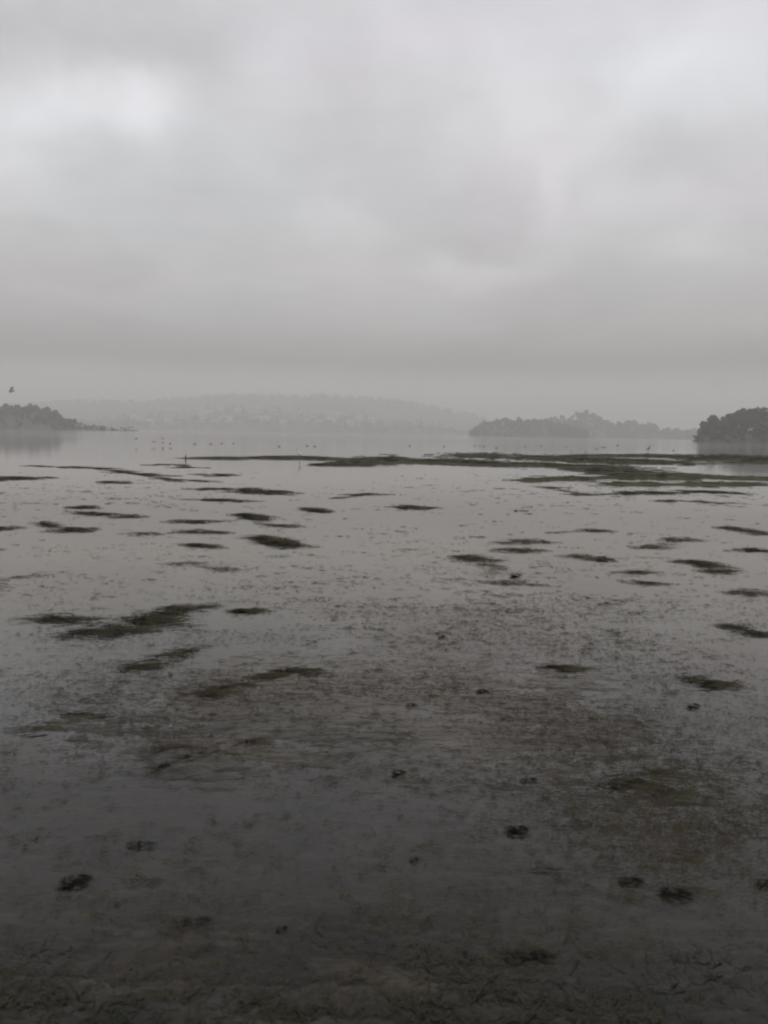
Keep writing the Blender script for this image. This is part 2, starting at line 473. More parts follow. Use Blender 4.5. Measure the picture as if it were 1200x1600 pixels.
def join_up(rx, ry, ln, reach):
    """a mat hangs together: drop its smallest strays and give the rest connecting strands; returns keep mask and extra points"""
    keep = np.ones(len(rx), bool); ex = []
    if len(rx) > 1600: return keep, ex
    d = np.sqrt((rx[:, None] - rx[None]) ** 2 + (ry[:, None] - ry[None]) ** 2)
    adj = d < np.maximum(.02, reach * .5 * np.maximum(ln[:, None], ln[None]))
    lab = np.arange(len(rx))
    for _ in range(200):
        new = np.where(adj, lab[None], len(rx)).min(1)
        new = new[new]
        if (new == lab).all(): break
        lab = new
    ids, cnt = np.unique(lab, return_counts=True)
    main = ids[cnt.argmax()]; inm = lab == main
    for i, c in zip(ids, cnt):
        if i == main: continue
        me_ = lab == i
        if c < .12 * cnt.max(): keep &= ~me_; continue
        sub = np.where(inm[:, None] & me_[None], d, 1e9)
        a, b = np.unravel_index(sub.argmin(), sub.shape)
        m_ = int(d[a, b] / (reach * .3 * ln.mean())) + 2
        for q in range(1, m_): ex.append((rx[a] + (rx[b] - rx[a]) * q / m_, ry[a] + (ry[b] - ry[a]) * q / m_))
        inm = inm | me_
    return keep, ex


def mat_patch(name, ells, label, cat, group, seed, solid=1.0, n_bl=900, mats=None, H=None, kind=None, core=.22, trim=.22, ragged=.8, streak=3.0):
    mats = mats or [MAT, BLADE]
    x0 = min(e[0] - e[2] * 1.7 for e in ells); x1 = max(e[0] + e[2] * 1.7 for e in ells)
    y0 = min(e[1] - e[3] * 1.9 - 1 for e in ells); y1 = max(e[1] + e[3] * 1.9 + 1 for e in ells)
    y0 = max(y0, 694 if kind is None else 696)
    gx, gy = ground(np.array([x0, x1, x0, x1]), np.array([y0, y0, y1, y1]))
    wx0, wx1, wy0, wy1 = gx.min(), gx.max(), gy.min(), gy.max()
    nx = int(min(360, max(50, (x1 - x0) * 1.0))); ny = int(min(200, max(34, (y1 - y0) * 3.2)))
    gxs = np.linspace(wx0, wx1, nx); gys = np.geomspace(wy0, wy1, ny)
    X, Y = np.meshgrid(gxs, gys)
    ox, oy = gxs.mean(), gys[0]
    p, q = to_pix(X, Y)
    dist = math.sqrt(((wy0 + wy1) / 2) ** 2 + ox ** 2)
    s = 11.0 / dist
    hh = H if H is not None else .005 + .0005 * dist

    def field(X, Y, p, q):
        m = ell(p, q, ells)
        n1 = fbm(X * s * .9 + seed, Y * s * 1.7, seed, 4); n2 = fbm(X * s * 2, Y * s * 7 * streak / 3 + seed, seed + 9, 3)
        n3 = fbm(X * s * 7, Y * s * 20 * streak / 3, seed + 19, 3)
        return m + ragged * .7 * n1 + ragged * .7 * n2 + ragged * .75 * n3 - (1 - solid) * .9 - trim
    m = field(X, Y, p, q)
    m = m - core
    h = np.clip(m, -.7, .75) * hh / .5
    h = np.minimum(h, hh * (1 + .35 * fbm(X * s * 6, Y * s * 8, seed + 4, 3)))
    # thin wherever it is not above water
    keep = h > -hh * .35
    idx = np.arange(h.size).reshape(h.shape)
    qd = np.stack([idx[:-1, :-1], idx[:-1, 1:], idx[1:, 1:], idx[1:, :-1]], -1)
    kq = keep[:-1, :-1] | keep[:-1, 1:] | keep[1:, 1:] | keep[1:, :-1]
    faces = qd[kq]
    V = np.stack([X, Y, np.maximum(h, -.02)], -1).reshape(-1, 3)
    if core > 5: V = V[:0]; faces = faces[:0]
    # blades
    parts_v = [V]; parts_f = [faces]; mi = [np.zeros(len(faces), int)]
    if n_bl:
        big = max(1.0, dist / 9)
        area = sum(3.0 * e[2] * e[3] * (dist / F_PX) * (dist ** 2 / (H_CAM * F_PX)) for e in ells)
        mean = .085 * big ** .8 * .0062 * big ** .9
        n_bl = int(min(n_bl, max(250, (.42 if solid < .95 else .62) * (.62 if dist > 13 else 1) * area * solid / mean)))
        k = n_bl * 16
        rx = rng.uniform(wx0, wx1, k); ry = rng.uniform(wy0, wy1, k)
        p2, q2 = to_pix(rx, ry)
        m2 = field(rx, ry, p2, q2)
        ok = rng.random(k) < np.clip(m2 * .7 + .45, 0, 1) ** 1.9
        rx, ry, m2 = rx[ok][:n_bl], ry[ok][:n_bl], m2[ok][:n_bl]
        n = len(rx)
        zz = np.clip(m2 - min(core, 1), 0, .75) * hh / .5 + .001
        zz = np.minimum(zz, hh * 1.2) + rng.random(n) * .004 + .001
        ln = rng.uniform(.03, .14, n) * big ** .8; wd = rng.uniform(.003, .0095, n) * big ** .9
        kp, ex = join_up(rx, ry, ln, 1.0)
        rx, ry, zz, ln, wd = rx[kp], ry[kp], zz[kp], ln[kp], wd[kp]
        if ex:
            ex = np.array(ex); k_ = len(ex)
            rx = np.concatenate([rx, ex[:, 0]]); ry = np.concatenate([ry, ex[:, 1]]); zz = np.concatenate([zz, np.full(k_, .003)])
            ln = np.concatenate([ln, np.full(k_, ln.mean() * 1.3)]); wd = np.concatenate([wd, np.full(k_, wd.mean() * .7)])
        n = len(rx)
        ang = rng.normal(0, .3, n) + np.where(rng.random(n) < .5, math.pi, 0) - .15 * np.sign(ox)
        bv, bq = blades(rx, ry, zz, ln, wd, ang, 2, .008)
        parts_f.append(bq + len(V)); parts_v.append(bv); mi.append(np.ones(len(bq), int))
    V = np.concatenate(parts_v); F = np.concatenate(parts_f); mi = np.concatenate(mi)
    used, inv = np.unique(F, return_inverse=True)
    V = V[used]; F = inv.reshape(F.shape)
    V = V - np.array([ox, oy, 0])
    o = mesh_np(name, V, F, mats, smooth=True, mat_idx=mi)
    o.location = (ox, oy, 0)
    tag(o, label, cat, group, kind)
    return o


G = 'dark eelgrass mats lying on the flooded flat'
MATS = [
    # label, ellipses, solid, blades
    ('largest dark eelgrass mat, long and ragged, on the left of the flat', [(95, 968, 62, 9, 2), (190, 984, 105, 13, -3), (270, 956, 75, 9, -8), (235, 972, 60, 11, -5)], 1.0, 4200),
    ('dark slanting eelgrass mat directly below the largest one', [(285, 1020, 48, 8, -8), (225, 1042, 48, 13, -10)], 1.0, 2200),
    ('small dark eelgrass scrap just right of the tip of the largest mat', [(388, 955, 26, 5)], .8, 500),
    ('rounded dark eelgrass mat at the right end of the left-hand rows', [(445, 850, 38, 9, 5), (415, 843, 30, 6, 3)], 1.0, 1200),
    ('long faint eelgrass smear halfway between the largest mat and the rows above it', [(345, 889, 48, 6, 4), (290, 882, 36, 5, 2)], .75, 1300),
    ('boat-shaped dark eelgrass mat nearest the left edge of the upper rows', [(75, 820, 24, 5, 12), (110, 828, 38, 6, -2)], 1.0, 1000),
    ('winding thin eelgrass strip with a dark hooked right end', [(150, 803, 45, 4, 2), (200, 808, 38, 5, -3)], .95, 900),
    ('short thin eelgrass streak above the winding strip', [(135, 793, 22, 3)], .8, 300),
    ('straight eelgrass streak above the broad blurred mat', [(305, 815, 42, 4)], .9, 600),
    ('broad blurred eelgrass mat under the straight streak', [(300, 830, 40, 6), (225, 834, 30, 3.5), (330, 832, 30, 5)], .85, 1000),
    ('faint low eelgrass trace beneath the broad blurred mat', [(315, 853, 32, 3, 5)], .7, 300),
    ('wedge-shaped dark eelgrass mat sloping down to the right', [(397, 808, 32, 6, 10), (440, 820, 34, 6, 4)], 1.0, 1200),
    ('small tilted eelgrass sliver right of the wedge-shaped mat', [(497, 798, 28, 3, 6)], .85, 300),
    ('long dark eelgrass bar in the uppermost row of the left half', [(400, 768, 62, 5, 2), (340, 764, 40, 2.5)], .95, 900),
    ('three-humped thin eelgrass line near the centre of the flat', [(520, 778, 26, 4), (575, 773, 32, 3), (478, 773, 24, 2.5)], .85, 700),
    ('sharp dark eelgrass blade-like strip alone in the centre', [(640, 792.5, 44, 4, 2)], .95, 600),
    ('tilted dark eelgrass mat right of centre, sloping down to the right', [(735, 873, 36, 6, 3), (765, 885, 28, 5, 12)], .95, 1000),
    ('pair of faint eelgrass dashes below the small black clump', [(795, 911, 34, 4), (835, 915, 20, 4.5)], .75, 500),
    ('upper of two stacked eelgrass smears right of centre', [(825, 847, 50, 6)], .9, 800),
    ('lower of two stacked eelgrass smears right of centre', [(812, 860, 48, 4)], .85, 600),
    ('pale double eelgrass streak above the two stacked smears', [(862, 832, 36, 3.5), (925, 829, 38, 4)], .8, 600),
    ('eelgrass smudge thinning out to the left, alone on the right half', [(940, 874, 32, 5, 3), (910, 869, 25, 3.5)], .8, 500),
    ('oval eelgrass smudge below the thinning one', [(992, 894, 32, 5)], .8, 400),
    ('feathery dark eelgrass mat with a pointed lower lobe on the right', [(1058, 843, 36, 7, 5), (1025, 855, 36, 4)], .9, 1100),
    ('long jagged dark eelgrass mat on the right, double stepped', [(1090, 880, 34, 5, 8), (1128, 892, 36, 6, 3), (1115, 884, 36, 4)], .95, 1100),
    ('dotted faint eelgrass streak below the oval smudge', [(1005, 911, 36, 3.5, 6)], .7, 400),
    ('eelgrass streak touching the right edge below the jagged mat', [(1165, 926, 44, 6, 3)], .85, 600),
    ('heavy dark eelgrass mat cut by the right edge, lower of the right-hand rows', [(1150, 980, 36, 6, 8), (1185, 990, 36, 7, 5)], 1.0, 1100),
    ('slanting dark eelgrass mat, lowest on the right side', [(1118, 1071, 38, 8, 8), (1085, 1060, 18, 3, 8)], 1.0, 1000),
    ('thin dark eelgrass line slanting into the right edge', [(1172, 830, 42, 3.5, 8)], .95, 500),
    ('shorter eelgrass hair-line just below the slanting line at the right edge', [(1180, 860, 30, 3, 4)], .85, 300),
    ('very long thin eelgrass line under the green bank', [(1005, 771, 75, 3.5, -1), (1110, 769, 50, 2.5, 2)], .95, 900),
    ('second very long eelgrass line, paler, under the first', [(1100, 786, 70, 4, 2), (1040, 783, 25, 3)], .75, 800),
    ('pair of short eelgrass dashes left of the long lines', [(860, 762, 30, 3.5), (905, 773, 36, 2.5)], .85, 400),
    ('faint wide eelgrass haze at the left edge between two rows', [(25, 903, 52, 7, -3), (0, 916, 30, 5)], .7, 900),
    ('small eelgrass mat cut by the left edge beside the boat-shaped mat', [(4, 827, 20, 5, -8)], .9, 300),
    ('short narrow twisted eelgrass scrap below the dotted ground right of centre', [(882, 1045, 26, 4, 3)], .9, 500),
    ('curled eelgrass heap on the left above the dark foreground', [(278, 1194, 26, 4, -10), (320, 1181, 34, 6, -4), (305, 1170, 46, 3)], .85, 1500),
    ('thin dark eelgrass scrap right of the curled heap', [(385, 1161, 16, 5)], .8, 300),
    ('broad blackish eelgrass spread on the right of the foreground', [(1025, 1207, 42, 7, -3), (990, 1226, 44, 11, -8), (1040, 1240, 40, 10)], .72, 2000),
    ('long low eelgrass streak at the far left under the bank line', [(28, 748, 62, 5, -2)], .95, 900),
    ('uppermost eelgrass thread on the left, three beads long', [(60, 728.5, 18, 2), (115, 730, 42, 2.4, 2), (160, 732, 36, 2.6, 3)], .9, 700),
    ('slanting eelgrass thread joining the left upper streaks', [(225, 741, 60, 3, 3), (285, 750, 48, 3.4, 3), (180, 735, 30, 2, 3)], .9, 900),
    ('level eelgrass thread above the slanting one', [(250, 727, 52, 2.2), (300, 731, 50, 2.2)], .8, 600),
    ('small dark eelgrass dot of a mat beneath the slanting thread', [(168, 753, 16, 3), (192, 754, 10, 2)], .9, 200),
    ('thin eelgrass streak between the left and central rows', [(345, 742, 45, 2.6)], .75, 300),
    ('pale eelgrass streak just above the long dark bar', [(350, 782, 46, 2.4, 2)], .75, 300),
    ('broken eelgrass patch on the left below the hazy streaks', [(125, 1118, 55, 7), (60, 1140, 30, 8)], .62, 900),
    ('olive eelgrass crescent below the slanting mat on the left', [(370, 1073, 30, 5, -8), (335, 1084, 30, 5, -5)], .8, 900),
    ('olive eelgrass crescent second from the left in the mottled middle', [(465, 1049, 36, 5, 3), (420, 1056, 26, 4)], .78, 800),
]
for i, (lab, el, so, nb) in enumerate(MATS):
    mat_patch('eelgrass_mat', el, lab, 'eelgrass mat', G, 100 + i * 7, so, int(max(nb * 2.2, 1500)), core=(.42 if so >= 1.0 else 9))

# the green bank at the water's edge, and the thin bar that runs out of it to the left
BANK_E = [(605, 719, 60, 8), (560, 724, 46, 5), (700, 721, 110, 6), (755, 713, 90, 5, 1), (860, 716, 150, 5, 1), (800, 726, 170, 4.5, 1),
          (960, 721, 160, 5.5, 1), (950, 736, 95, 6, 1), (1000, 741, 120, 4, 1), (1060, 746, 150, 4), (1010, 712, 150, 2.2), (1130, 716, 90, 6),
          (1190, 719, 60, 6), (880, 748, 60, 3), (1120, 757, 110, 3.5), (1180, 748, 70, 2.6), (830, 751, 40, 3), (1000, 757, 90, 2.5), (920, 730, 80, 3)]
mat_patch('algae_bank', BANK_E, 'wide olive green algae bank along the water edge on the right', 'mud bank', None, 900, 1.0, 5200, [BANK, BLADE_G], H=.06, kind=None, ragged=.7, streak=7, trim=.27, core=.0)
mat_patch('mud_bar', [(360, 716, 74, 2.4), (440, 715.5, 90, 3.2), (520, 717.5, 60, 2.2)], 'thin dark mud bar running left from the green bank', 'mud bar', None, 931, 1.0, 900, [BANK, BLADE], H=.05, ragged=.4, trim=.05, core=0)
mat_patch('mud_bar', [(545, 727, 36, 2.8), (510, 726.5, 30, 2.6)], 'short broken mud bar just under the left end of the green bank', 'mud bar', None, 937, .95, 500, [BANK, BLADE], H=.03, ragged=.3, trim=.0, core=0)

# =====================================================================
# LITTER: loose eelgrass scraps strewn over the flat (uncountable)
# =====================================================================
def litter(n, kind_fn, size, name, label, mat, zoff=.002, seed=1, k=4, sig=.6, wr=(.12, .28)):
    px = rng.uniform(-150, 1350, n * 6); py = rng.uniform(735, 1600, n * 6) ** 1.0
    d = kind_fn(px, py)
    gx, gy = ground(px, py)
    cl = np.clip(.62 + 1.7 * fbm(gx * .9, gy * 1.8, seed, 4), .04, 1.7)
    ok = rng.random(len(px)) < d * cl
    gx, gy, px, py = gx[ok][:n], gy[ok][:n], px[ok][:n], py[ok][:n]
    big = np.clip(gy / 6, .8, 3.0)
    sz = np.clip(rng.lognormal(-.1, sig, len(gx)), .2, 2.4) * size * big
    x = np.repeat(gx, k) + rng.normal(0, 1, len(gx) * k) * np.repeat(sz, k) * rng.choice([.4, 1.0, 2.2], len(gx) * k)
    y = np.repeat(gy, k) + rng.normal(0, 1, len(gx) * k) * np.repeat(sz, k) * rng.choice([.25, .5, .9], len(gx) * k)
    ln = np.repeat(sz, k) * rng.uniform(.5, 1.5, len(x)); wd = np.minimum(ln * rng.uniform(*wr, len(x)), .0045 * np.repeat(big, k) + 0 * ln)
    base = -.09 * np.sign(x)
    ang = rng.normal(0, .5, len(x)) + base
    v, q = blades(x, y, np.maximum(ground_h(x, y), 0) + zoff + rng.random(len(x)) * .004, ln, wd, ang, 3, .008)
    o = mesh_np(name, v, q, mat, smooth=True)
    tag(o, label, kind='stuff')
    return o


def dens_mid(px, py):
    d = (1.25 * blob(px, py, 560, 1070, 330, 105) + blob(px, py, 850, 1120, 220, 110) + blob(px, py, 1080, 1280, 190, 130) * .9 + blob(px, py, 330, 1140, 170, 90) * .7
         + blob(px, py, 640, 950, 380, 70) * .35 + blob(px, py, 120, 1120, 140, 60) * .4 + blob(px, py, 200, 930, 180, 60) * .3 + blob(px, py, 150, 770, 200, 30) * .55
         + blob(px, py, 1000, 760, 260, 26) * .7 + blob(px, py, 650, 840, 120, 40) * .15 + blob(px, py, 950, 920, 260, 60) * .2 + .07 + .05 * (py < 1250) + .14 * blob(px, py, 250, 1290, 260, 90) + .16 * blob(px, py, 950, 1430, 330, 80))
    d = d * np.clip(.5 + (py - 850) / 300, .5, 1)
    return np.clip(d, 0, 1)


litter(27000, dens_mid, .0115, 'eelgrass_litter', 'small dark eelgrass scraps strewn thickly over the wet mud', SCRAP, seed=3)
litter(2600, dens_mid, .022, 'seaweed_litter', 'larger loose seaweed shreds scattered between the mats', BLADE, seed=8, k=12, sig=.45, wr=(.06, .16))

# green eelgrass meadow in the nearest, darkest strip
n = 9000
px = rng.uniform(-60, 1260, n * 3); py = rng.uniform(1380, 1640, n * 3)
dd = np.clip((py - 1440) / 120, 0, 1) * (.35 + .65 * np.clip(blob(px, py, 620, 1600, 360, 110) + .6 * blob(px, py, 60, 1560, 200, 60), 0, 1))
gx, gy = ground(px, py)
dd *= np.clip(.5 + 1.5 * fbm(gx * 3, gy * 4, 31, 3), 0, 1.4)
ok = rng.random(len(px)) < dd
gx, gy = gx[ok][:n], gy[ok][:n]
v, q = blades(gx, gy, -.012 + rng.random(len(gx)) * .012, rng.uniform(.03, .10, len(gx)), rng.uniform(.002, .0045, len(gx)), rng.uniform(0, 6.28, len(gx)), 3, .012)
tag(mesh_np('eelgrass_meadow', v, q, BLADE_G, smooth=True), 'short dull green eelgrass growing in the nearest shallow water', kind='stuff')


# =====================================================================
# SINGLE SEAWEED CLUMPS
# =====================================================================
def clump(px, py, rw, rh, label, seed, ang=0.0):
    r = random.Random(seed)
    rw *= 1.1; rh *= 1.1
    gx, gy = ground(np.array([px - rw, px + rw, px, px]), np.array([py, py, py - rh, py + rh]))
    cx, cy_ = float(gx[:2].mean()), float((gy[2] + gy[3]) / 2)
    wx = abs(float(gx[1] - gx[0])) / 2; wy = abs(float(gy[2] - gy[3])) / 2
    wy = min(wy, wx * 1.6) * .75
    # lumpy heap + fronds sticking out of it
    g1 = 26; g2 = 9
    vv = []; ff = []
    for j in range(g2 + 1):
        ph = (j / g2) * math.pi / 2
        for i in range(g1):
            th = 2 * math.pi * i / g1
            n_ = .8 + .75 * float(fbm(np.array(math.cos(th) * 1.6 + seed), np.array(math.sin(th) * 1.6 + j * .3), seed, 3)) + .12 * r.uniform(-1, 1)
            x = math.cos(th) * math.cos(ph) * wx * n_ * .8; y = math.sin(th) * math.cos(ph) * wy * n_ * .8
            z = math.sin(ph) * min(wx, wy) * .3 * n_ - .004
            ca, sa_ = math.cos(ang), math.sin(ang)
            vv.append((x * ca - y * sa_, x * sa_ + y * ca, z))
    for j in range(g2):
        for i in range(g1):
            k = (i + 1) % g1
            ff.append((j * g1 + i, j * g1 + k, (j + 1) * g1 + k, (j + 1) * g1 + i))
    nb = 170
    th = rng.uniform(0, 6.28, nb); rr = np.sqrt(rng.random(nb)) * .9
    bx = np.cos(th) * rr * wx; by = np.sin(th) * rr * wy
    ca, sa_ = math.cos(ang), math.sin(ang)
    bx, by = bx * ca - by * sa_, bx * sa_ + by * ca
    bz = np.maximum(0, 1 - rr ** 2) * min(wx, wy) * .35 + .003
    bv, bq = blades(bx, by, bz, rng.uniform(.2, .65, nb) * min(wx, wy * 1.6), rng.uniform(.025, .07, nb) * min(wx, wy * 2), np.where(np.cos(th) > 0, 0, math.pi) + rng.normal(0, .55, nb), 3, wx * .2)
    V = np.concatenate([np.array(vv), bv]); Fq = np.concatenate([np.array(ff), bq + len(vv)])
    o = mesh_np('seaweed_clump', V, Fq, WEED, smooth=True)
    o.location = (cx, cy_, 0)
    tag(o, label, 'seaweed clump', 'dark clumps of seaweed left on the flat')


CL = [(808, 1300, 15, 9, 'round black seaweed clump with a curled right arm in the right foreground', -.3),
      (118, 1380, 20, 11, 'blackest seaweed clump, thick and tilted, in the left foreground', .35),
      (753, 1083, 9, 4, 'small brown-black seaweed knot in the mottled middle', 0),
      (805, 901, 8, 3.6, 'small jet-black seaweed clump on bright water right of centre', 0),
      (806, 798.5, 3, 2, 'tiny black seaweed dot farthest out on open water', 0),
      (642, 1104, 7, 4, 'small round seaweed lump in the centre below the mottled rows', 0),
      (622, 1210, 10, 5, 'flattish seaweed lump in the centre on dark smooth mud', 0),
      (222, 1322, 24, 4, 'long stick-like seaweed strand lying level on the left', 0),
      (303, 1443, 30, 5, 'long slanting seaweed strand in the dark left foreground', .25),
      (240, 1099, 3, 4, 'small upright seaweed speck on pale water at left', 0),
      (267, 1056, 3, 3, 'tiny seaweed speck under the slanting mat', 0),
      (440, 1453, 8, 5, 'small seaweed blot near the bottom left of centre', 0),
      (985, 1379, 18, 6, 'flat brown seaweed scrap in the right foreground', -.15),
      (1055, 1400, 20, 10, 'spidery branching seaweed scrap at the lower right', -.5),
      (826, 1220, 12, 3, 'thin dark seaweed dash right of centre', 0),
      (825, 1498, 42, 8, 'wide brown-black seaweed drift at the bottom right of centre', 0),
      (1083, 1105, 9, 4, 'little seaweed knot just below the lowest right-hand mat', 0),
      (1193, 1383, 11, 9, 'seaweed clump cut by the right edge in the foreground', -.6),
      (647, 1345, 7, 4, 'small reddish-black seaweed blot centred in the foreground', 0),
      (690, 996, 6, 3, 'small seaweed dot above the mottled middle', 0),
      (332, 1119, 6, 4, 'dark seaweed knot at the left rim of the mottled middle', 0),
      (855, 1361, 26, 3, 'curved thin seaweed strand in the right foreground', 0),
      (390, 1163, 9, 4, 'dark seaweed knot right of the curled eelgrass heap', 0),
      (255, 1198, 7, 4, 'dark seaweed knot at the left tip of the curled eelgrass heap', 0)]
for i, (px, py, a_, b_, lab, an) in enumerate(CL):
    clump(px, py, a_, b_, lab, 300 + i, an)

# =====================================================================
# HILLS AND HEADLANDS
# =====================================================================
def ridge(name, dist, pts, base_py, mat, seed, depth=300, lower=0.0, rough=.04, n=160, back=.35):
    """terrain whose skyline follows pts (photo pixels) at the given distance; returns a height function"""
    pts = sorted(pts)
    px = np.linspace(pts[0][0], pts[-1][0], n)
    py = np.interp(px, [p[0] for p in pts], [p[1] for p in pts])
    x, z = at_dist(px, py, dist)
    z = np.maximum(z - lower, 1.0)
    m = 26
    tt = np.linspace(-1, 1, m)
    prof = np.where(tt < 0, np.clip(np.cos(tt * math.pi / 2), 0, 1) ** .75, np.cos(tt * math.pi / 2) ** 1.2)
    Xg = np.repeat(x[None], m, 0); Yg = dist + tt[:, None] * depth * np.ones(n)[None] * (1 + .15 * fbm(x / depth * 2, x * 0 + seed, seed, 2)[None])
    scale_x = Yg / dist
    Xg = Xg * np.where(scale_x < 1, scale_x, 1)   # the near slope narrows towards the viewer like a real spur
    xc_ = float(x.mean()); sh = np.clip(tt, 0, 1)[:, None] * .45
    Xg = Xg * (1 - sh) + xc_ * sh
    Zg = z[None] * prof[:, None]
    Zg = Zg * (1 + rough * 6 * fbm(Xg / depth * 3, Yg / depth * 3, seed, 4) * (1 - prof[:, None])) - 1.0 * (1 - prof[:, None])
    idx = np.arange(Xg.size).reshape(Xg.shape)
    q = np.stack([idx[:-1, :-1], idx[:-1, 1:], idx[1:, 1:], idx[1:, :-1]], -1).reshape(-1, 4)
    o = mesh_np(name, np.stack([Xg, Yg, Zg], -1).reshape(-1, 3), q, mat, smooth=True)
    tag(o, kind='structure')

    def surf(px_, t):
        """point on the slope: photo column and t in -1..0 (shore..ridge)"""
        i = (px_ - px[0]) / (px[-1] - px[0]) * (n - 1); j = (t + 1) / 2 * (m - 1)
        i0 = int(max(0, min(n - 2, math.floor(i)))); j0 = int(max(0, min(m - 2, math.floor(j)))); fi = i - i0; fj = j - j0
        r = []
        for A in (Xg, Yg, Zg):
            r.append(float((A[j0, i0] * (1 - fi) + A[j0, i0 + 1] * fi) * (1 - fj) + (A[j0 + 1, i0] * (1 - fi) + A[j0 + 1, i0 + 1] * fi) * fj))
        return r
    return surf


def crown(n, h, w, seed, leaf, shape='round', lo=.15):
    """leaf clumps spread through the crown's volume"""
    r = np.random.default_rng(seed)
    nl = max(3, n // 26)
    # lobes
    if shape == 'pine':
        lz = r.uniform(.5, .97, nl); lr = (1.08 - lz) * 1.0 + .12
    elif shape == 'umbrella':
        lz = r.uniform(.78, .95, nl); lr = np.full(nl, .55)
    else:
        lz = r.uniform(lo + .2, .85, nl); lr = np.sqrt(np.clip(1 - ((lz - .55) / .48) ** 2, .05, 1)) * .7
    la = r.uniform(0, 6.28, nl); rad = np.sqrt(r.random(nl)) * lr
    lx = np.cos(la) * rad * w / 2; ly = np.sin(la) * rad * w / 2; lz = lz * h
    ls = r.uniform(.13, .24, nl) * w
    pick = r.integers(0, nl, n)
    d = r.normal(0, 1, (n, 3)); d /= np.linalg.norm(d, axis=1)[:, None]
    rr = (r.random(n) ** .45)[:, None] * ls[pick][:, None]
    P = np.stack([lx[pick], ly[pick], lz[pick]], -1) + d * rr * np.array([1, 1, .7])
    u = r.normal(0, 1, (n, 3)); u /= np.linalg.norm(u, axis=1)[:, None]
    v = np.cross(u, r.normal(0, 1, (n, 3))); v /= np.linalg.norm(v, axis=1)[:, None]
    s = (leaf * r.uniform(.6, 1.4, n))[:, None]
    V = np.stack([P - u * s - v * s * .5, P + u * s - v * s * .6, P + u * s * .8 + v * s, P - u * s + v * s * .7], 1).reshape(-1, 3)
    return V, np.arange(n * 4).reshape(n, 4)


def wood_stuff(name, label, surf, px0, px1, count, hrange, seed, t0=-1.0, t1=.05, nleaf=55, leaf=1.1):
    r = random.Random(seed)
    protos = [crown(nleaf, 1, .85, seed + k, 1) for k in range(1)]
    VV = []; FF = []; off = 0
    for k in range(count):
        p = r.uniform(px0, px1); t_ = r.uniform(t0, t1)
        x, y, z = surf(p, t_)
        h = r.uniform(*hrange)
        V, Fq = crown(nleaf, h, h * r.uniform(.65, 1.05), seed * 1000 + k, leaf * h / 12, 'pine' if r.random() < .3 else 'round', lo=-.1)
        VV.append(V + np.array([x, y, z - h * .12])); FF.append(Fq + off); off += len(V)
    o = mesh_np(name, np.concatenate(VV), np.concatenate(FF), FOREST)
    tag(o, label, kind='stuff'); return o


# far hills across the bay (cloud-veiled), then the low built-up shore in front of them
s_far = ridge('hills', 3300, [(-60, 640), (90, 631), (150, 629), (220, 631), (260, 626), (330, 622), (400, 620), (450, 622), (500, 620), (560, 624), (620, 629), (660, 635), (700, 643),
                             (740, 652), (800, 662), (860, 670), (1000, 676), (1100, 679), (1250, 682)], 680, HILLM, 3, depth=900, n=220)
wood_stuff('far_hill_woods', 'hazy dark woods on the far hills across the bay', s_far, -40, 760, 420, (9, 15), 21, t0=-.55, t1=.0, nleaf=20, leaf=4.0)
s_town = ridge('shore_hill', 2300, [(100, 664), (150, 657), (200, 650), (260, 645), (330, 640), (400, 638), (460, 642), (520, 648), (580, 653), (640, 659), (700, 668), (760, 678)], 680, HILLM, 7, depth=420, n=150)
wood_stuff('shore_woods', 'hazy belt of trees along the far town shore', s_town, 110, 740, 300, (9, 16), 22, t0=-1.0, t1=-.8, nleaf=26, leaf=2.4)
wood_stuff('town_gardens', 'hazy trees scattered between the far houses', s_town, 120, 700, 170, (8, 14), 23, t0=-.75, t1=.0, nleaf=24, leaf=2.2)

s_left = ridge('headland', 780, [(-160, 640), (-60, 635), (0, 636), (60, 637), (84, 645), (100, 655), (122, 660), (150, 664), (185, 666.5), (215, 669)], 670, HILLM, 12, depth=110, lower=3.5, n=120)
wood_stuff('headland_woods', 'dark hazy woods covering the left headland', s_left, -150, 118, 420, (4, 7.5), 24, nleaf=50, leaf=1.7)
wood_stuff('low_shore_trees', 'low thin trees tailing off from the left headland', s_left, 118, 208, 60, (2.5, 4.5), 25, nleaf=40, leaf=1.3)
s_mid2 = ridge('headland', 1600, [(820, 664), (850, 660), (880, 653), (915, 648), (935, 653), (950, 661), (1000, 665), (1040, 672), (1090, 678), (1150, 684)], 684, HILLM, 13, depth=200, lower=7, n=120)
wood_stuff('headland_woods', 'palest hazy woods on the headland running behind the central one', s_mid2, 825, 1130, 240, (10, 17), 26, nleaf=45, leaf=2.4)
s_mid = ridge('headland', 1250, [(733, 681), (742, 671), (758, 662), (790, 658), (830, 659), (846, 660), (868, 664), (900, 670), (930, 680)], 683, HILLM, 14, depth=140, lower=4, n=120)
wood_stuff('headland_woods', 'grey hazy woods on the central headland', s_mid, 736, 915, 340, (6, 11), 27, nleaf=50, leaf=2.0)

s_right = ridge('headland', 480, [(1083, 688), (1090, 683), (1097, 673), (1112, 667), (1135, 663), (1150, 656), (1165, 652), (1200, 652), (1260, 648), (1400, 640)], 690, HILLM, 15, depth=75, lower=2, n=140)
wood_stuff('headland_woods', 'dark dense woods covering the nearest headland on the right', s_right, 1095, 1390, 420, (5, 9.5), 28, nleaf=95, leaf=.9)

wood_stuff('shore_scrub', 'low dark scrub sloping down to the water at the tip of the nearest headland', s_right, 1086, 1112, 60, (2.0, 4.2), 29, nleaf=60, leaf=1.0)

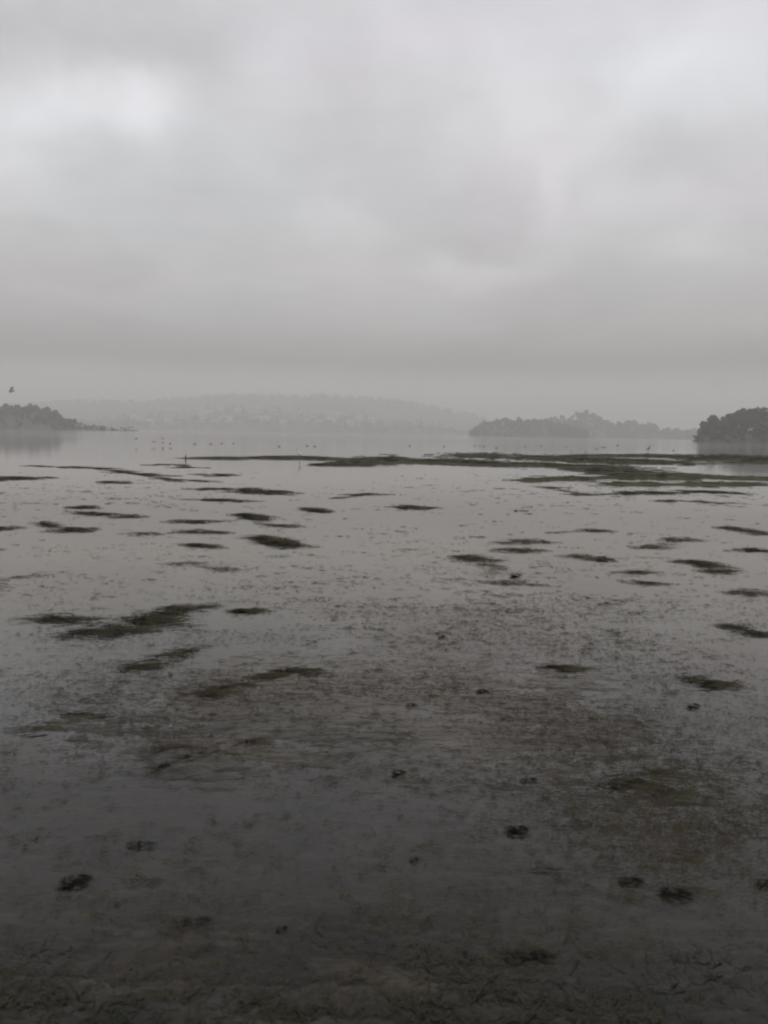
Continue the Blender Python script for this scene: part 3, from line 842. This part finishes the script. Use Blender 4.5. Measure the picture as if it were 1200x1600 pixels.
# distinct trees along the skyline of the nearest headland
def tree(kind, px, top_py, width, label, seed, t=-.05):
    x, y, z = s_right(px, t)
    _, ztop = at_dist(np.array(float(px)), np.array(float(top_py)), y)
    h = max(4.0, float(ztop) - z)
    root = empty({'pine': 'pine_tree', 'umbrella': 'umbrella_pine', 'round': 'broadleaf_tree'}[kind], (x, y, z - .3))
    tag(root, label, 'tree', 'skyline trees on the nearest headland')
    r = random.Random(seed)
    lean = r.uniform(-.08, .08)
    tb = MB()
    tb.tube([(0, 0, 0), (lean * h * .3, 0, h * .35), (lean * h * .7, 0, h * .7), (lean * h, 0, h * .92)], [h * .028, h * .022, h * .014, h * .006], 7)
    for k in range(7):
        zz = h * (.55 + .05 * k); an = r.uniform(0, 6.28); l = width * .4
        tb.tube([(lean * zz, 0, zz), (lean * zz + math.cos(an) * l * .6, math.sin(an) * l * .6, zz + l * .25), (lean * zz + math.cos(an) * l, math.sin(an) * l, zz + l * .35)], [h * .01, h * .007, h * .003], 5)
    tb.build('trunk', BARK, root, True)
    V, Fq = crown(520 if kind != 'umbrella' else 240, h, width, seed, .38, kind, lo=.05)
    V[:, 0] += lean * V[:, 2]
    mesh_np('crown', V, Fq, FOREST, root)


TR = [('umbrella', 1107, 652, 4.0, 'thin tall pine with a small flat top, leftmost of the lone pair above the point'),
      ('umbrella', 1114, 648, 5.0, 'tallest thin pine with a flat top, right of the lone pair above the point'),
      ('round', 1100, 661, 6.0, 'small bushy tree at the very tip of the nearest headland'),
      ('round', 1120, 656, 9.0, 'low round tree just right of the tall thin pines'),
      ('round', 1130, 654, 8.0, 'low round tree left of the step in the skyline'),
      ('pine', 1139, 648, 7.0, 'pointed tree at the step in the skyline'),
      ('round', 1146, 643, 8.5, 'dark domed tree standing alone after the skyline notch'),
      ('round', 1157, 641, 9.5, 'broad crowned tree at the left of the highest skyline'),
      ('round', 1166, 640, 10.0, 'broadest round crowned tree on the highest skyline'),
      ('round', 1176, 642, 8.5, 'round tree dipping between the two highest crowns'),
      ('pine', 1185, 642, 7.5, 'conical tree right of the dip in the highest skyline'),
      ('round', 1196, 640, 10.0, 'high round crowned tree cut by the right edge of the picture')]
for i, (k, px, py, wd, lab) in enumerate(TR): tree(k, px, py, wd, lab, 500 + i)


# ---------------------------------------------------------------- houses
def house(loc, wx, wy, hw, hr, rot, label, wallm, roofm, group=None, detail=True, cat='house'):
    root = empty('house', loc); root.rotation_euler.z = rot
    tag(root, label, cat, group)
    m = MB(); m.box((0, 0, hw / 2 - .5), (wx, wy, hw + 1))
    wall = m.build('wall', wallm, root)
    m = MB(); e = .4; a, b = wx / 2 + e, wy / 2 + e; z0, z1 = hw + .003, hw + hr; i = min(a, b) * .7
    P = [(-a, -b, z0), (a, -b, z0), (a, b, z0), (-a, b, z0), (-a + i, 0, z1), (a - i, 0, z1)]
    m.v = P; m.f = [(0, 1, 5, 4), (1, 2, 5), (2, 3, 4, 5), (3, 0, 4), (3, 2, 1, 0)]
    roof = m.build('roof', roofm, root)
    if detail:
        m = MB(); m.box((a * .3, b * .3, z1), (.8, .8, 1.6)); c = m.build('chimney', wallm, roof)
        for k in range(3):
            m = MB(); m.box((-wx * .3 + k * wx * .3, -wy / 2 - .02, hw * .55), (wx * .12, .08, 1.3)); m.build('window', GLASSM, root)
        m = MB(); m.box((wx * .42, -wy / 2 - .02, 1.0), (.9, .08, 2.0)); m.build('door', WOOD, root)
    return root


x, y, z = s_right(1181, -.62)
x_, z_ = at_dist(np.array(1181.0), np.array(669.0), y - 6)
house((float(x_), y - 6, float(z_) - 2.2), 9.5, 6, 2.4, 1.5, .1, 'pale roofed house half hidden in the trees of the nearest headland', WALL2, ROOFP)
x_, z_ = at_dist(np.array(1198.0), np.array(658.5), y + 8)
house((float(x_), y + 8, float(z_) - 2.2), 9.0, 6, 2.2, 1.2, -.1, 'second pale house, higher up and cut by the right edge', WALL2, ROOFP)


def copy_tree(o, parent=None):
    c = o.copy(); C.objects.link(c)
    if parent: c.parent = parent
    for ch in o.children: copy_tree(ch, c)
    return c


pa = house((0, 0, 0), 12, 9, 6, 2.6, 0, '', WALLM, ROOFM)
pb = house((0, 0, 0), 20, 11, 9, 2.0, 0, '', WALL2, ROOFP)
r = random.Random(9)
spots = []
for k in range(130):
    p = r.choice([r.uniform(205, 330), r.uniform(260, 640), r.uniform(340, 600)])
    t_ = r.choice([r.uniform(-.86, -.70), r.uniform(-.6, -.42), r.uniform(-.6, -.42), r.uniform(-.4, -.1)])
    spots.append((p, t_))
first = [pa, pb]
for k, (p, t_) in enumerate(spots):
    x, y, z = s_town(p, t_)
    j = 1 if r.random() < .3 else 0
    if first[j] is not None: o = first[j]; first[j] = None
    else: o = copy_tree((pa, pb)[j])
    o.location = (x, y, z + .4); o.rotation_euler.z = r.uniform(-.5, .5); s = r.uniform(.8, 1.25); o.scale = (s, s, s)
    o['category'] = 'house'; o['group'] = 'houses of the hazy town across the bay'
    o['label'] = 'long pale block faintly seen in the misty town across the bay' if j else 'small pale house faintly seen in the misty town across the bay'


# =====================================================================
# BIRDS
# =====================================================================
def swimmer(mat=FEATHER_D, s=1.0):
    """floating gull or duck, facing +x"""
    root = empty('swimming_bird', (0, 0, 0))
    m = MB(); m.tube([(-.26, 0, .09), (-.2, 0, .075), (-.1, 0, .06), (.03, 0, .055), (.13, 0, .06), (.17, 0, .10), (.185, 0, .16), (.20, 0, .20), (.235, 0, .215), (.262, 0, .21)],
                      [.006, .035, .07, .085, .07, .05, .032, .034, .03, .008], 10)
    m.build('body', mat, root, True)
    m = MB(); m.tube([(.255, 0, .208), (.285, 0, .203), (.31, 0, .199)], [.011, .008, .003], 6); m.build('bill', BEAK, root, True)
    return root


def flyer(up=.35, mat=FEATHER_G):
    root = empty('flying_bird', (0, 0, 0))
    m = MB(); m.tube([(-.24, 0, .0), (-.12, 0, 0), (0, 0, 0), (.1, 0, .01), (.16, 0, .02), (.2, 0, .025), (.225, 0, .02)], [.01, .04, .062, .055, .035, .034, .01], 10)
    m.build('body', mat, root, True)
    m = MB(); m.tube([(.22, 0, .02), (.255, 0, .014)], [.009, .003], 6); m.build('bill', BEAK, root, True)
    for sgn in (-1, 1):
        m = MB()
        sta = [(0.03, .07, -.10, .02), (.12, .24, -.05, .20 * up * 1.8), (.16, .40, -.02, .34 * up * 1.6), (.04, .60, -.06, .30 * up), (-.10, .70, -.14, .20 * up)]
        top = []; bot = []
        for xl, yy, xt, zz in sta:
            top.append([(xl, sgn * yy, zz + .006), (xt - .03, sgn * yy, zz + .004)]); bot.append([(xl, sgn * yy, zz - .006), (xt - .03, sgn * yy, zz - .002)])
        for k in range(4):
            m.poly([top[k][0], top[k + 1][0], top[k + 1][1], top[k][1]]); m.poly([bot[k][1], bot[k + 1][1], bot[k + 1][0], bot[k][0]])
            m.poly([top[k][0], bot[k][0], bot[k + 1][0], top[k + 1][0]]); m.poly([top[k + 1][1], bot[k + 1][1], bot[k][1], top[k][1]])
        m.build('wing', mat, root, True)
    return root


def wader(mat, s=1.0):
    root = empty('wading_bird', (0, 0, 0))
    m = MB(); m.tube([(-.26, 0, .38), (-.2, 0, .42), (-.1, 0, .47), (0, 0, .52), (.08, 0, .56), (.12, 0, .62), (.10, 0, .70), (.12, 0, .78), (.15, 0, .83), (.20, 0, .845), (.235, 0, .84)],
                      [.008, .035, .07, .085, .07, .04, .026, .022, .026, .026, .010], 10)
    m.build('body', mat, root, True)
    m = MB(); m.tube([(.23, 0, .84), (.29, 0, .83), (.35, 0, .82)], [.012, .009, .003], 6); m.build('bill', BEAK, root, True)
    for sgn in (-1, 1):
        m = MB(); m.tube([(0, sgn * .035, .48), (-.02, sgn * .035, .26), (.01, sgn * .035, -.03)], [.012, .009, .008], 6)
        m.tube([(.01, sgn * .035, 0), (.08, sgn * .035 + .01, -.01)], [.008, .004], 5); m.build('leg', BEAK, root, True)
    root.scale = (s, s, s)
    return root


def put(o, px, py, rot, label, cat, group, z=0.0, dist=None):
    if dist is None: x, y = ground(np.array(float(px)), np.array(float(py))); x = float(x); y = float(y)
    else:
        x_, z_ = at_dist(np.array(float(px)), np.array(float(py)), dist); x, y, z = float(x_), dist, float(z_)
    o.location = (x, y, z); o.rotation_euler.z = rot; tag(o, label, cat, group)


SW = [(304, 694, 'dark swimming bird second left of the end of the thin mud bar'), (329, 694, 'dark swimming bird just above the thin mud bar'), (346, 693, 'faint swimming bird third from the left over the thin bar'),
      (365, 693, 'faint swimming bird fourth from the left over the thin bar'), (436, 698, 'pale swimming bird left of the white wader'), (480, 697, 'swimming bird of a close pair, left one, near the white wader'),
      (492, 697.5, 'swimming bird of a close pair, right one, near the white wader'), (640, 697, 'swimming bird left of the central gap in the bank'), (694, 698, 'dark swimming bird beyond the middle of the green bank'),
      (742, 697, 'swimming bird, left of three beyond the bank under the central headland'), (750, 697.5, 'swimming bird, middle of three beyond the bank under the central headland'), (756, 698, 'swimming bird, right of three beyond the bank under the central headland'),
      (776, 700, 'swimming bird close behind the rising green bank'), (820, 698, 'faint swimming bird under the middle of the central headland'), (846, 697, 'faint swimming bird at the right half of the central headland'),
      (884, 698, 'swimming bird between central headland and the bank'), (932, 701, 'swimming bird left of the tall wader on the bank'), (1052, 704, 'low dark swimming bird beyond the right part of the bank'),
      (1158, 703, 'dark swimming bird near the right edge beyond the bank'), (1192, 704, 'dark swimming bird at the right edge beyond the bank')]
sw0 = swimmer()
GS = 'birds resting on the water beyond the bank'
for k, (px, py, lab) in enumerate(SW):
    o = sw0 if k == 0 else copy_tree(sw0)
    o.scale = (.62, .62, .62)
    put(o, px, py, random.uniform(-.6, .6) + (math.pi if random.random() < .5 else 0), lab, 'bird', GS)
FL = [(213, 686, 88, .5, 'flying bird skimming low, leftmost over the bay'), (240, 691, 82, 2.8, 'flying bird skimming low, second from the left'), (254, 686, 90, .3, 'upper flying bird of the pair over the left bay'),
      (254.5, 692, 84, 3.4, 'lower flying bird of the pair over the left bay'), (266, 694, 80, .1, 'flying bird just right of the low pair'), (965, 697, 78, 2.7, 'flying bird lifting off beside the tall wader'),
      (943, 700, 74, .4, 'flying bird low over the bank left of the tall wader'), (18, 611, 62, .4, 'lone gull flying high above the left headland')]
fl0 = flyer()
for k, (px, py, dist, rot, lab) in enumerate(FL):
    o = fl0 if k == 0 else copy_tree(fl0)
    put(o, px, py, rot, lab, 'bird', 'birds on the wing over the bay', dist=dist)
    if k == 7: o.rotation_euler.x = .35; o.scale = (1.0, 1.0, 1.0)
    else: o.scale = (.6, .6, .6)
wd0 = wader(FEATHER_W, .85); put(wd0, 468, 721, 2.6, 'white wading bird standing on the thin dark mud bar', 'bird', None, z=.0)
wd1 = wader(FEATHER_D, 1.0); put(wd1, 1013, 710, .3, 'tall dark wading bird standing on the far rim of the green bank', 'bird', None, z=.06)
wd2 = wader(FEATHER_D, .45); put(wd2, 915, 712, .1, 'small dark shorebird on the far rim of the bank', 'bird', None, z=.05)
wd3 = wader(FEATHER_D, .40); put(wd3, 893, 711, 3.0, 'smaller shorebird left of another on the far rim of the bank', 'bird', None, z=.05)
m = MB(); r = random.Random(3)
m.tube([(0, 0, -.3), (.01, 0, .05), (.0, .01, .22), (.015, .0, .34)], [.035, .035, .03, .02], 8)
for k in range(3): m.tube([(0, 0, .1 + .07 * k), (.06 * (-1) ** k, .02, .13 + .07 * k)], [.018, .006], 5)
x, y = ground(np.array(290.0), np.array(718.0))
st = m.build('wooden_stake', WOOD); st.location = (float(x), float(y), 0)
st.scale = (1, 1, .75)
tag(st, 'short dark stake standing at the left tip of the thin mud bar', 'stake')

# =====================================================================
# HAZE: closed box of even misty air, sky outside
# =====================================================================
HZ = bpy.data.materials.new('haze'); HZ.use_nodes = True
t = HZ.node_tree; t.nodes.clear()
pv = t.nodes.new('ShaderNodeVolumePrincipled')
pv.inputs['Color'].default_value = (.99, .98, .975, 1)
pv.inputs['Density'].default_value = .00078
pv.inputs['Anisotropy'].default_value = 0.0
out = t.nodes.new('ShaderNodeOutputMaterial'); t.links.new(pv.outputs[0], out.inputs['Volume'])
m = MB(); m.box((0, 0, (175 - 4) / 2), (12400, 12400, 179))
hz = m.build('haze', HZ); tag(hz, kind='stuff')
